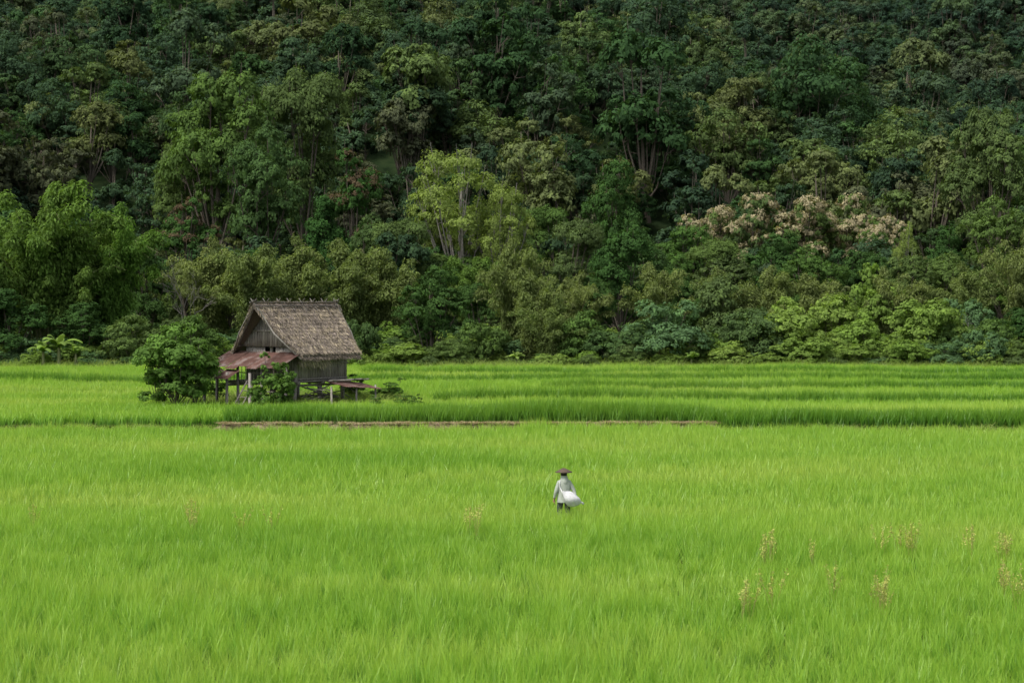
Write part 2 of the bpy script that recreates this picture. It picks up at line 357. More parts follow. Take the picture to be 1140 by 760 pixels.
# ---------------- bund with dry straw
M_straw=leafmat('dry_straw',[(0.30,0.23,0.13),(0.38,0.32,0.18)],0.2)
M_soil=surf('bund_soil',[(0.12,0.08,0.05),(0.24,0.18,0.12)],1.5,0.95)
def bund():
    mb=MB(); xs=np.arange(-14.5,10.3,0.3); pr=np.array([[-0.8,0.0],[-0.65,0.46],[-0.25,0.62],[0.1,0.58],[0.35,0.3]])
    V=[]
    for x in xs:
        kk=min(1,max(0.1,(x+14.5)/1.5),max(0.1,(10.2-x)/1.0))
        for a,b in pr:
            V.append([x,float(yb(0,x))+a+0.04*float(nz(x,a,0.5)),b*kk*(0.93+0.09*float(nz(x,a*3,0.7)))+0.02])
    n=len(pr); q=[[i*n+j,(i+1)*n+j,(i+1)*n+j+1,i*n+j+1] for i in range(len(xs)-1) for j in range(n-1)]
    mb.add(V,q); obj('field_bund',mb.mesh('field_bund',[M_soil],True))
    st=[bladepatch('straw_%d'%i,200+i,0.5,45,0.16,0.03,M_straw,spreadlean=1.2,tipbend=0.8,lvs=(0.2,0.8)) for i in range(3)]
    n=240; X=R.uniform(-13,9.3,n); Y=yb(0,X)+R.uniform(-0.65,0.0,n)
    scatter('dry_straw',collection('straw',st),np.stack([X,Y,np.full(n,0.56)],1),R.uniform(0,6,n),R.uniform(0.7,1.3,(n,3))*[1,1,0.8],R.integers(0,3,n))
bund()
gr=[bladepatch('grass_%d'%i,210+i,0.9,130,0.55,0.03,M_grass,spreadlean=0.45,tipbend=0.5,hsd=0.25,lvs=(0.1,0.8)) for i in range(5)]
def verge():
    PP=[]
    for i in range(1,5):
        n=90; X=R.uniform(-45,45,n); PP.append(np.stack([X,yb(i,X)+R.uniform(-0.3,0.3,n),0.5+0*X],1))
    n=160; X=R.uniform(-34,-13,n); PP.append(np.stack([X,yb(0,X)-R.uniform(0.0,0.6,n),0.5+0*X],1))
    n=130; X=R.uniform(9.6,34,n); PP.append(np.stack([X,yb(0,X)-R.uniform(0.0,0.6,n),0.6+0*X],1))
    n=45; X=R.uniform(-13,9.6,n); PP.append(np.stack([X,yb(0,X)-R.uniform(0.5,1.0,n),0.7+0*X],1))
    n=1500; X=R.uniform(-50,50,n); PP.append(np.stack([X,yT(X)+R.uniform(-0.5,4.5,n),1.0+0*X],1))
    n=160; a=R.uniform(0,6.28,n); r=R.uniform(0.5,1,n); PP.append(np.stack([HX-0.3+6.2*r*np.cos(a),HY+1.5+5.4*r*np.sin(a),0.8+0*a],1))
    P=np.concatenate(PP); s=P[:,2].copy(); P[:,2]=hz(P[:,0],P[:,1]); n=len(P)
    sv=np.stack([np.ones(n),np.ones(n),s],1)*R.uniform(0.7,1.6,(n,1))
    scatter('verge_grass',collection('grass',gr),P,R.uniform(0,6,n),sv,R.integers(0,5,n))
verge()
# ---------------- forest on the hill
ht=[]
for i in range(9):
    H=[14,15,12,16,13,15,11,15,14][i]; r=[5.6,5.2,5.8,4.8,6.4,4.6,5.2,5.4,6][i]
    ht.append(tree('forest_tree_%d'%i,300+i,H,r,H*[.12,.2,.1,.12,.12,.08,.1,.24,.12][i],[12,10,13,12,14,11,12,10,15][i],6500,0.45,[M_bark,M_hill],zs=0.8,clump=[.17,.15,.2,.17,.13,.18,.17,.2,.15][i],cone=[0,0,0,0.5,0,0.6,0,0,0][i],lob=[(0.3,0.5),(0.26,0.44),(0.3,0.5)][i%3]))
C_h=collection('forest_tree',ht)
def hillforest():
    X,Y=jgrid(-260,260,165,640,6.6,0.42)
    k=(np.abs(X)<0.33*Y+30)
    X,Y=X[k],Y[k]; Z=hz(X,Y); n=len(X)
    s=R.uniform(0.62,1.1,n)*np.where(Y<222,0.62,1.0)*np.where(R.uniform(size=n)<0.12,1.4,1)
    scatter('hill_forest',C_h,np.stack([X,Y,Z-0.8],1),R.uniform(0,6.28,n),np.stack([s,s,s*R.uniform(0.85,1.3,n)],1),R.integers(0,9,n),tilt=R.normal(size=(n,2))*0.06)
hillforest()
# ---------------- individual trees / bushes of the forest edge
K={}
K['broad']=[tree('broadleaf_crown_%d'%i,400+i,16,6,4.0,[17,14,20][i],22000,0.28,[M_bark,M_mid],clump=[.14,.17,.12][i],lob=(0.24,0.40)) for i in range(3)]
K['dark']=[tree('dark_crown_%d'%i,410+i,12,4.6,1.4,[15,17][i],18000,0.26,[M_bark,M_dark],clump=.14,lob=(0.28,0.42)) for i in range(2)]
K['airy']=[tree('airy_crown_%d'%i,420+i,15,5.5,3.5,24,11000,0.25,[M_pale,M_yel],clump=.24,lob=(0.16,0.3)) for i in range(2)]
K['cream']=[tree('blossom_crown_%d'%i,430+i,11,4.6,3,14,15000,0.3,[M_bark,M_mid,M_cream],clump=.14,flower=0.6,lob=(0.22,0.38)) for i in range(2)]
K['red']=[tree('russet_crown_0',440,14,4,4,13,12000,0.25,[M_bark,M_dark,M_red],clump=.18,flower=0.3,cone=0.5,lob=(0.22,0.4))]
K['cone']=[tree('column_crown_0',445,14,3.4,2,15,15000,0.24,[M_bark,M_dark],clump=.18,cone=0.75,lob=(0.3,0.45),droop=0.5)]
K['bush']=[tree('bush_crown_%d'%i,450+i,4,2.7,0.3,[14,12][i],10000,0.18,[M_bark,M_mid],clump=.16,lob=(0.28,0.45),bark_r=0.05) for i in range(2)]
K['brightbush']=[tree('bright_bush_crown_%d'%i,455+i,4,2.7,0.3,[14,11][i],9000,0.19,[M_bark,M_light],clump=.15,lob=(0.25,0.42),bark_r=0.05) for i in range(2)]
K['tealbush']=[tree('teal_bush_crown_0',460,4,2.7,0.2,14,12000,0.17,[M_bark,M_teal],clump=.15,lob=(0.28,0.45),bark_r=0.05)]
K['bamboo']=[bamboo('bamboo_%d'%i,470+i,17,6.5,40,80,0.36,[M_culm,M_bam],fat=0.08) for i in range(2)]
K['olive']=[bamboo('bamboo_olive_%d'%i,475+i,12,4.0,28,66,0.28,[M_culm,M_olive],start=0.1,fat=0.085) for i in range(2)]
DIM={'broad':(16,6.3),'dark':(12.2,4.9),'airy':(15,5.6),'cream':(11,4.8),'red':(14,3.8),'cone':(14,3.4),'bush':(4.2,2.9),'brightbush':(4.2,2.9),'tealbush':(4.2,2.9),'bamboo':(16,6.8),'olive':(11.5,4.3)}
NM={'broad':'broadleaf_tree','dark':'dark_broadleaf_tree','airy':'airy_tree','cream':'blossoming_tree','red':'russet_tree','cone':'columnar_tree','bush':'bush','brightbush':'bright_green_bush','tealbush':'teal_green_bush','bamboo':'bamboo_clump','olive':'olive_bamboo_clump'}
cnt={}
def plant(kind,px,ytop,wpx,D,minh=1.0):
    s=F/D; x=(px-570)/s; zb=float(hz(x,D))-0.1; zt=CAMH-(ytop-HZ)/s
    H,r=DIM[kind]; sz=max(minh,zt-zb)/H; sx=(wpx/2/s)/r
    i=cnt.get(kind,0); cnt[kind]=i+1
    obj(NM[kind],K[kind][i%len(K[kind])],loc=(x,D,zb),rot=(0,0,R.uniform(0,6.28)),scale=(sx,sx,sz))
L_=[('bamboo',48,178,175,134),('bamboo',122,208,130,138),('bamboo',0,215,120,139),('bamboo',-60,200,150,136),('bamboo',85,235,120,136),
 ('dark',12,305,110,129),('bush',150,350,80,128),('dark',95,330,90,131),('red',208,205,80,160),('dark',165,250,80,152),
 ('broad',250,70,160,205),('broad',335,70,130,215),('broad',292,125,120,196),('broad',205,150,90,210),
 ('red',398,148,85,178),('cone',362,190,70,176),('airy',515,148,135,172),('airy',480,190,90,176),('airy',555,190,90,170),
 ('olive',238,250,100,146),('olive',285,256,105,143),('olive',335,248,100,149),('olive',388,250,105,147),('olive',438,266,95,148),
 ('dark',478,286,96,131),('olive',573,248,84,136),('olive',612,320,84,130),('olive',590,283,84,133),('dark',535,300,60,140),('bush',540,350,70,130),
 ('broad',640,240,90,160),('dark',685,163,90,186),('dark',692,232,100,150),('broad',720,260,80,158),('tealbush',742,326,125,128),
 ('broad',765,245,90,165),('broad',800,262,90,158),('cream',790,222,90,205),('cream',838,216,90,200),('cream',893,210,100,200),('cream',945,216,90,203),('cream',985,230,65,196),
 ('dark',858,250,100,168),('broad',905,268,90,160),('dark',950,260,80,170),('airy',1010,238,36,176),('dark',1048,240,70,165),
 ('broad',1098,108,120,212),('broad',1150,140,100,220),('broad',1115,210,110,160),('olive',1135,240,80,148),('broad',1010,280,90,150),
 ('brightbush',870,328,125,130),('brightbush',922,322,105,133),('bush',835,342,100,128),('brightbush',965,345,90,129),('brightbush',1030,328,120,131),('bush',1085,345,90,129),('dark',1130,330,80,133),
 ('brightbush',965,290,100,142),('bush',800,305,100,140),('dark',760,290,80,147),('broad',455,240,100,165),('broad',420,230,80,168),('bush',400,345,50,128),
 ('bush',215,350,80,128),('bush',690,355,80,128),('bush',650,345,80,130),('dark',655,290,70,140),('brightbush',620,392,60,125),('broad',560,230,80,175),('broad',610,225,90,180),
 ('broad',1060,275,90,150),('brightbush',1000,368,70,126),('tealbush',1075,325,90,136),('bush',700,372,60,127),('brightbush',450,380,80,126),('bush',500,376,60,126),
 ('olive',860,282,85,140),('olive',1080,280,85,140),('olive',730,278,80,141),('olive',640,290,80,139),('olive',905,292,80,139),('olive',990,285,80,141),('olive',800,285,75,143),
 ('brightbush',1105,372,80,126),('brightbush',890,372,90,125.8),('brightbush',820,378,70,126),('brightbush',945,380,70,125.5),('tealbush',1050,378,80,126)]
for l in L_: plant(*l)
for i in range(30):
    plant(['bush','brightbush','tealbush','brightbush'][i%4],R.uniform(-60,1200),R.uniform(362,392),R.uniform(45,80),R.uniform(125,129))
for i in range(40):
    plant(['broad','dark','olive','broad','bamboo'][i%5],R.uniform(-90,1230),R.uniform(265,330),R.uniform(75,115),R.uniform(152,170))
for sx in (-1,1):
    for i in range(12):
        px=570+sx*R.uniform(640,860); plant(['broad','dark','bamboo','bush'][i%4],px,R.uniform(200,300) if i%4<3 else 350,110,R.uniform(130,170))
U=collection('undergrowth_plant',K['bush'][:1]+K['brightbush'][:1]+K['tealbush'])
X,Y=jgrid(-60,60,125,160,3.0,0.5); k=np.abs(X)<0.33*Y+6; X,Y=X[k],Y[k]; n=len(X)
s=R.uniform(0.35,0.8,n)*np.where(Y<128,0.6,1)
scatter('undergrowth',U,np.stack([X,Y,hz(X,Y)-0.1],1),R.uniform(0,6,n),np.stack([s*1.2,s*1.2,s*R.uniform(0.6,1.1,n)],1),R.choice([0,1,1,2,0],n))
def bare(name,seed,H):
    rng=np.random.default_rng(seed); mb=MB()
    def br(p,d,L,r,lev):
        q=p+d*L*0.5+rng.normal(size=3)*L*0.05; e=p+d*L+rng.normal(size=3)*L*0.06
        mb.tube([p,q,e],[r,r*0.8,r*0.6],6 if lev<2 else 4,0,cap=False)
        if lev<5:
            for k in range(3 if lev<4 else 2):
                dd=d+rng.normal(size=3)*0.5+np.array([0,0,0.1]); dd/=np.linalg.norm(dd); br(p+(e-p)*rng.uniform(0.55,1.0),dd,L*rng.uniform(0.55,0.8),r*0.55,lev+1)
    br(np.array([0,0,-0.3]),np.array([0,0,1.]),H*0.4,H*0.012,0)
    return mb.mesh(name,[M_pale])
bm=bare('bare_branches',5,12)
for px,D,H in ((205,142,8.5),(345,330,20),(790,400,20),(1085,131,4.5)):
    x=(px-570)*D/F; obj('bare_tree',bm,loc=(x,D,float(hz(x,D))-0.2),rot=(0,0,R.uniform(0,6)),scale=(H/12*0.8,H/12*0.8,H/12))
def banana(name,seed):
    rng=np.random.default_rng(seed); mb=MB(); mb.tube([[0,0,-.1],[0.03,0,0.8],[0,0,1.4]],[0.12,0.1,0.05],6,0)
    for i in range(13):
        a=i*2.4+rng.normal()*0.2; L=rng.uniform(1.0,1.7); el=rng.uniform(0.5,1.3); out=np.array([math.cos(a),math.sin(a),0]); sd=np.array([-math.sin(a),math.cos(a),0])
        t=np.linspace(0,1,8); c=np.array([0,0,1.3])+out*(L*t*math.cos(el))[:,None]+np.array([0,0,1])*(L*(t*math.sin(el)-0.55*t**2.2))[:,None]
        w=0.2*np.sin(np.pi*np.clip(t*0.93+0.06,0,1))**0.6
        V=np.stack([c-sd*w[:,None]-[0,0,0.04],c+[0,0,0.03],c+sd*w[:,None]-[0,0,0.04]],1).reshape(-1,3)
        q=[[3*k+j,3*k+j+1,3*k+j+4,3*k+j+3] for k in range(7) for j in range(2)]
        mb.add(V,q,1,rng.uniform(0.2,1))
    return mb.mesh(name,[M_culm,M_light])
bn=banana('banana_leaves',8)
for px,D,s in ((65,125,1.45),(48,124.8,1.2),(84,124.9,1.1),(1105,125,1.0),(575,125,0.8),(770,125,0.8)):
    x=(px-570)*D/F; obj('banana_plant',bn,loc=(x,D,float(hz(x,D))),rot=(0,0,R.uniform(0,6)),scale=(s,s,s))
# vegetation by the hut
def near_plant(nm,me,px,D,sx,sz,lift=0): 
    x=(px-570)*D/F; obj(nm,me,loc=(x,D,float(hz(x,D))-0.05+lift),rot=(0,0,R.uniform(0,6)),scale=(sx,sx,sz))
M_yard=leafmat('yard_tree_leaf',[(0.12,0.235,0.035)],0.38)
yt=tree('yard_tree_crown',500,5.2,1.9,0.4,19,11000,0.17,[M_bark,M_yard],clump=.2,lob=(0.25,0.42),bark_r=0.06)
yt2=tree('yard_tree_crown_b',501,4.2,1.3,0.2,16,5000,0.15,[M_bark,M_yard],clump=.24,lob=(0.2,0.36),bark_r=0.04)
near_plant('yard_tree',yt,196,86.3,1.15,1.05); near_plant('yard_tree',yt2,222,86.5,1.15,1.2); near_plant('yard_tree',yt2,176,86.6,1.0,0.9)
near_plant('yard_shrub',yt2,303,84.6,0.85,0.86); near_plant('yard_shrub',yt2,318,84.9,0.5,0.72); near_plant('yard_shrub',yt2,288,84.8,0.5,0.6)
for px,D,a,b in ((448,87,0.6,0.3),(466,86.5,0.35,0.28),(420,86.6,0.5,0.27),(240,92,0.8,0.5),(395,93,0.9,0.45),(435,92,0.9,0.4)):
    near_plant('yard_shrub',yt2,px,D,a,b)
# ---------------- hut
M_wood=surf('weathered_wood',[(0.10,0.085,0.075),(0.21,0.19,0.165),(0.29,0.27,0.24)],3,0.85,(6,6,0.8))
M_thatch=leafmat('thatch_straw',[(0.325,0.265,0.215)],0.08,0,(0.35,1.5))
M_thbase=surf('thatch_base',[(0.09,0.075,0.06),(0.17,0.14,0.12)],5,0.95,(8,2,2))
M_rust=surf('rusty_sheet',[(0.055,0.032,0.027),(0.11,0.06,0.048),(0.22,0.18,0.165)],1.6,0.8,bump=0.1,spec=0.1)
M_fringe=leafmat('fringe_straw',[(0.42,0.36,0.27)],0.1,0,(0.4,1.4))
hut=obj('stilt_hut',None,loc=(HX,HY,0.5),rot=(0,0,math.radians(50)))
def part(name,mb,mats,sm=False): return obj(name,mb.mesh(name,mats,sm),parent=hut)
rw=np.random.default_rng(55)
RZ,EZ,EW,LR,LE=5.42,2.86,2.66,2.95,2.1
mb=MB()
for x in(-1.75,0,1.75):
    for y in(-1.75,0,1.75):
        top=3.35 if abs(y)>1 else 5.2
        mb.tube([[x,y,-0.3],[x+rw.normal()*.03,y+rw.normal()*.03,top/2],[x,y,top]],[0.11,0.10,0.08],8,0,lv=rw.uniform(0.4,0.9))
for x in(-3.2,-4.0):
    for y in(-2.7,-0.9,0.9,2.6):
        mb.tube([[x,y,-0.3],[x+rw.normal()*.04,y,2.35-0.45*(-x-3.2)]],[0.08,0.07],8,0,lv=rw.uniform(0.3,0.9))
for x,y in((0.9,-3.6),(2.4,-3.5),(-0.6,-3.3)): mb.tube([[x,y,-0.2],[x,y,1.25]],[0.06,0.05],6,0,lv=0.8)
part('posts',mb,[M_wood],True)
mb=MB()
for y in np.arange(-2.0,2.01,0.2): mb.box((-0.55,y,1.5+rw.normal()*.008),(5.0,0.19,0.05),0,lv=rw.uniform(0.2,0.8))
for x in(-2.9,-1.75,0,1.75): mb.box((x,0,1.41),(0.12,4.3,0.12),0)
for y in(-1.75,1.75): mb.box((-0.6,y,1.29),(5.3,0.12,0.11),0)
part('floor',mb,[M_wood])
def wall(mb,p0,p1,z0,z1,w=0.16,skip=()):
    p0=np.array(p0);p1=np.array(p1); L=np.linalg.norm(p1-p0); d=(p1-p0)/L; ang=math.atan2(d[1],d[0]); rot=Matrix.Rotation(ang,4,'Z')
    n=int(L/w)
    for i in range(n):
        t=(i+0.5)*L/n
        if any(a<t<b for a,b in skip): continue
        c=p0+d*t; zt=z1+rw.normal()*.01
        mb.box((c[0]+rw.normal()*.004,c[1]+rw.normal()*.004,(z0+zt)/2),(L/n-0.012,0.03,zt-z0),0,rot,lv=rw.uniform(0.4,1.0))
mb=MB(); wall(mb,(-1.7,-1.86),(1.9,-1.86),1.52,3.3)
wall(mb,(1.9,-1.8),(1.9,1.8),1.52,3.3); wall(mb,(-1.7,1.86),(1.9,1.86),1.52,3.3)
wall(mb,(-1.86,-1.8),(-1.86,1.8),1.54,3.3,skip=((1.3,2.2),))
for z in(1.62,2.4,3.2): mb.box((0.1,-1.89,z),(3.7,0.03,0.07),0,lv=0.7)
part('plank_walls',mb,[M_wood])
mb=MB()
for sx in(-2.0,2.0):
    for i,y in enumerate(np.arange(-1.9,1.91,0.2)):
        zt=RZ-0.22-(RZ-EZ)/EW*abs(y)
        if zt>3.3: mb.box((sx+0.012*(i%2),y,(3.28+zt)/2),(0.03,0.192,zt-3.28),0,lv=rw.uniform(0.2,0.8))
    mb.box((sx-0.05*np.sign(-sx)*-1,0,3.34),(0.1,4.2,0.1),0,lv=0.9)
    mb.box((sx+0.06*np.sign(sx),0,4.1),(0.06,2.3,0.07),0,lv=0.9)
part('gable_boards',mb,[M_wood])
mb=MB()
for sy in(-1,1):
    def P(u,t,off):
        L=LR+(LE-LR)*t; n=np.array([0,sy*(RZ-EZ),EW]); n=n/np.linalg.norm(n)
        sag=-0.09*math.sin(math.pi*t)+0.03*float(nz(u*3,t*3+sy,1.0))
        return np.array([u*L,sy*EW*t,RZ-(RZ-EZ)*t+sag])+n*off
    nu,ntt=14,10; V=[];Q=[]
    for off in(0.0,-0.14):
        for i in range(nu+1):
            for j in range(ntt+1): V.append(P(-1+2*i/nu,j/ntt,off))
    m=(nu+1)*(ntt+1)
    for i in range(nu):
        for j in range(ntt):
            a=i*(ntt+1)+j; Q.append([a,a+1,a+ntt+2,a+ntt+1]); Q.append([m+a,m+a+ntt+1,m+a+ntt+2,m+a+1])
        Q.append([i*(ntt+1)+ntt,m+i*(ntt+1)+ntt,m+(i+1)*(ntt+1)+ntt,(i+1)*(ntt+1)+ntt])
    for i in(0,nu):
        for j in range(ntt): a=i*(ntt+1)+j; Q.append([a,a+1,m+a+1,m+a])
    mb.add(V,Q,0)
    n=np.array([0,sy*(RZ-EZ),EW]); n=n/np.linalg.norm(n); dn=np.array([0,sy*EW,-(RZ-EZ)]); dn=dn/np.linalg.norm(dn)
    rows=13
    for r_ in range(rows):
        k=620; u=rw.uniform(-1.02,1.02,k); t=(r_+0.35+rw.normal(size=k)*0.15)/rows; off=0.03+0.06*rw.uniform(0,1,k)
        c=np.array([P(a,b,o) for a,b,o in zip(u,t,off)])
        L=rw.uniform(0.3,0.56,k); td=dn+rw.normal(size=(k,3))*[0.16,0.05,0.05]
        nn=n+dn*(-0.12)+rw.normal(size=(k,3))*0.28
        patch=0.5+0.17*nz(u*6+r_*3,r_+0*u,1.0)
        mb.leaves(c,nn,L,rw.uniform(0.025,0.06,k),1,np.clip(patch+rw.normal(size=k)*0.27,0,1),rw,td,fold=0.0)
    k=1200; u=rw.uniform(-1.01,1.01,k); c=np.array([P(a,1.0,-0.06*rw.uniform()) for a in u]); c[:,2]-=0.08+0.06*nz(u*9,0*u,1)
    mb.leaves(c,n+rw.normal(size=(k,3))*0.4,rw.uniform(0.2,0.6,k),0.04,1,rw.uniform(0,0.8,k),rw,dn+np.array([0,0,-0.5])+rw.normal(size=(k,3))*0.2,fold=0)
    for e in(-1,1):
        k=650; tt=rw.uniform(0,1,k); c=np.array([P(e*1.0,b,-0.07+0.14*rw.uniform()) for b in tt])
        mb.leaves(c,rw.normal(size=(k,3))*0.4+[e,0,0.3],rw.uniform(0.15,0.5,k),0.04,1,rw.uniform(0.1,0.9,k),rw,dn+np.array([e*0.7,0,0])+rw.normal(size=(k,3))*0.25,fold=0)
k=1400; c=np.stack([rw.uniform(-LR-0.1,LR+0.1,k),rw.normal(size=k)*0.1,RZ+0.05+rw.uniform(0,0.07,k)],1); c[:,2]-=np.abs(c[:,1])*0.7
sg=np.sign(c[:,1]); mb.leaves(c,np.stack([0*sg,sg*0.6,1+0*sg],1)+rw.normal(size=(k,3))*0.3,rw.uniform(0.3,0.55,k),0.05,1,rw.uniform(0,0.7,k),rw,np.stack([0*sg,sg,-0.8+0*sg],1)+rw.normal(size=(k,3))*0.2,fold=0)
part('thatched_roof',mb,[M_thbase,M_thatch])
mb=MB()
mb.tube([[-LR-0.25,0,RZ+0.16],[0,0,RZ+0.13],[LR+0.2,0,RZ+0.17]],0.045,6,0,lv=0.2)
for sy in(-1,1): mb.tube([[-LR-0.1,sy*0.22,RZ-0.03],[LR+0.1,sy*0.22,RZ-0.03]],0.03,6,0,lv=0.3)
for x in np.linspace(-LR,LR,8):
    for sy in(-1,1):
        x1=x+rw.normal()*0.06; mb.tube([[x1,sy*0.42,RZ-0.3],[x1,-sy*0.2,RZ+0.36]],0.022,5,0,lv=0.3,cap=False)
for sx in(-1,1):
    for sy in(-1,1): mb.tube([[sx*(LR-0.06),-sy*0.12,RZ+0.28],[sx*(LR-0.2),sy*EW*0.5,RZ-(RZ-EZ)*0.5-0.16],[sx*(LE),sy*EW,EZ-0.2]],0.05,6,0,lv=0.6)
for z,y in ((3.3,1.86),(4.2,1.1)):
    for sy in(-1,1): mb.tube([[-2.3,sy*y,z],[2.3,sy*y,z]],0.05,6,0)
part('ridge_poles',mb,[M_wood])
def corr(mb,o,ux,uy,Lx,Ly,lv,amp=0.018,per=0.13):
    o=np.array(o,float);ux=np.array(ux,float);uy=np.array(uy,float);ux/=np.linalg.norm(ux);uy/=np.linalg.norm(uy);nn=np.cross(ux,uy)
    nx=int(Lx/per*6); V=[]
    for i in range(nx+1):
        a=Lx*i/nx
        for b in(0,Ly*0.5,Ly): V.append(o+ux*a+uy*b+nn*amp*math.sin(a/per*6.283))
    mb.add(V,[[3*i+j,3*i+j+1,3*i+j+4,3*i+j+3] for i in range(nx) for j in range(2)],0,lv)
mb=MB(); y=-2.6; i=0
while y<2.9:
    dz=0.012*(i%2)+rw.normal()*0.012; corr(mb,(-1.95,y,3.0+dz),(0,1,rw.normal()*0.01),(-1,rw.normal()*0.02,-0.46),0.86,1.75+rw.uniform(-.1,.3),rw.uniform(0.0,0.8)); y+=0.8; i+=1
for k in range(2):
    corr(mb,(-3.45,0.4+k*1.25,2.1),(0,1,0.02),(-1,0.05,-0.5),1.15,1.0,rw.uniform(0.2,0.8))
part('rusty_lean_to_roof',mb,[M_rust])
mb=MB()
corr(mb,(-0.2,-2.3,1.5),(1,0,-0.05),(0.05,-1,-0.16),1.0,1.6,0.6); corr(mb,(0.7,-2.25,1.48),(1,0.05,-0.04),(0.1,-1,-0.2),1.0,1.6,0.35); corr(mb,(1.6,-2.3,1.4),(1,0.02,-0.08),(0.1,-1,-0.2),0.9,1.5,0.85)
for k in range(9):
    a=rw.uniform(0,3.14); c=np.array([rw.uniform(-.3,2.5),rw.uniform(-3.6,-2.4),1.5+rw.uniform(0,.06)]); d=np.array([math.cos(a),math.sin(a),rw.uniform(-.1,.05)])
    mb.tube([c-d*rw.uniform(.4,.9),c+d*rw.uniform(.4,.9)],0.035,5,1,lv=rw.uniform(0.2,0.9))
part('low_shed_roof',mb,[M_rust,M_wood])
mb=MB(); k=900
c=np.stack([rw.uniform(-1.9,0.2,k),-2.35+rw.normal(size=k)*0.08,2.55+rw.normal(size=k)*0.12],1)
mb.leaves(c,np.tile([0,-1,0.4],(k,1))+rw.normal(size=(k,3))*0.3,rw.uniform(0.25,0.5,k),0.045,0,None,rw,np.tile([0.1,-0.4,-1.0],(k,1))+rw.normal(size=(k,3))*0.2,fold=0)
part('thatch_fringe',mb,[M_fringe])
mb=MB()
for z in(1.95,2.3): mb.tube([[-3.05,-1.9,z],[-3.05,1.9,z]],0.03,6,0)
for y in np.arange(-1.9,1.95,0.3): mb.tube([[-3.05,y,1.5],[-3.05,y,2.32]],0.02,5,0)
for k in range(60):
    c=np.array([rw.uniform(-1.4,1.3),rw.uniform(-1.5,-0.4),0.08+0.1*(k%7)]); mb.tube([c-[0.5,rw.normal()*.05,0],c+[0.5,rw.normal()*.05,0]],rw.uniform(.03,.06),6,0,lv=rw.uniform(0.1,0.9))
for k in range(22):
    a=rw.uniform(0,3.14); c=np.array([rw.uniform(-3.8,2),rw.uniform(-2.6,-1.6),rw.uniform(0.5,1.2)]); d=np.array([math.cos(a),math.sin(a),rw.uniform(-.5,.5)])
    mb.tube([c-d*.7,c+d*.7],0.03,5,0,lv=rw.uniform(0,0.8))
for sy in(-0.3,0.3): mb.tube([[-4.3,sy,-0.1],[-3.1,sy,1.55]],0.04,6,0)
for t in np.linspace(0.1,0.9,5): mb.tube([[-4.3+1.2*t,-0.33,-0.1+1.65*t],[-4.3+1.2*t,0.33,-0.1+1.65*t]],0.025,5,0)
part('railing_and_firewood',mb,[M_wood])
# ---------------- farmer
M_skin=surf('skin',[(0.28,0.16,0.10),(0.34,0.2,0.13)],6,0.6)
M_shirt=surf('grey_shirt',[(0.28,0.31,0.26),(0.44,0.47,0.41)],7,0.9,bump=0.6)
M_trous=surf('dark_trousers',[(0.04,0.045,0.06),(0.07,0.075,0.09)],5,0.9)
M_hat=surf('hat_straw',[(0.06,0.04,0.03),(0.13,0.09,0.065)],20,0.8)
M_sack=surf('white_sack',[(0.46,0.46,0.47),(0.70,0.69,0.69)],5,0.7,bump=0.8)
M_hair=surf('hair',[(0.012,0.01,0.009),(0.03,0.025,0.02)],20,0.5)
man=obj('farmer',None,loc=(PX,PY,0.0),rot=(0,0,math.radians(14)))
def skin(name,verts,edges,rads,matf,mats,root=0,sub=2):
    me=bpy.data.meshes.new(name+'_sk'); me.from_pydata(verts,edges,[]); o=bpy.data.objects.new(name+'_sk',me); sc.collection.objects.link(o)
    md=o.modifiers.new('s','SKIN'); md.use_smooth_shade=True
    for i,r in enumerate(rads):
        me.skin_vertices[0].data[i].radius=(r,r) if not isinstance(r,tuple) else r
        me.skin_vertices[0].data[i].use_root=(i==root)
    s=o.modifiers.new('ss','SUBSURF'); s.levels=sub; s.render_levels=sub
    dg=bpy.context.evaluated_depsgraph_get(); m2=bpy.data.meshes.new_from_object(o.evaluated_get(dg)); m2.name=name
    bpy.data.objects.remove(o)
    m2.materials.clear()
    for m in mats: m2.materials.append(m)
    for p in m2.polygons: p.material_index=matf(p.center); p.use_smooth=True
    a=m2.attributes.new('lv','FLOAT','POINT'); a.data.foreach_set('value',np.full(len(m2.vertices),0.5,np.float32))
    return obj(name,m2,parent=man)
V=[(0,0,.88),(0,.0,1.02),(0,-.01,1.18),(0,-.01,1.27),(0,.01,1.36),(0,.03,1.46),
 (-.14,-.01,1.265),(-.225,-.03,1.04),(-.255,.05,.82),(.14,-.01,1.265),(.25,-.06,1.07),(.285,-.14,.88),
 (-.09,0,.82),(-.10,.10,.47),(-.10,.03,.10),(-.10,.10,.045),(-.10,.20,.035),(.09,0,.82),(.10,.01,.46),(.10,-.14,.12),(.10,-.08,.05),(.10,.03,.035)]
E=[(0,1),(1,2),(2,3),(3,4),(4,5),(3,6),(6,7),(7,8),(3,9),(9,10),(10,11),(0,12),(12,13),(13,14),(14,15),(15,16),(0,17),(17,18),(18,19),(19,20),(20,21)]
rd=[(.15,.12),(.14,.11),(.15,.11),(.10,.085),.052,.05,.068,.058,.034,.068,.058,.034,.10,.07,.045,.04,.035,.10,.07,.045,.04,.035]
def bm_(c): 
    if c.z>1.36: return 0
    if c.z<0.11: return 0
    if c.z<0.86 and abs(c.x)<0.2: return 2
    if abs(c.x)>0.2 and c.z<0.86: return 0
    return 1
skin('body',V,E,rd,bm_,[M_skin,M_shirt,M_trous])
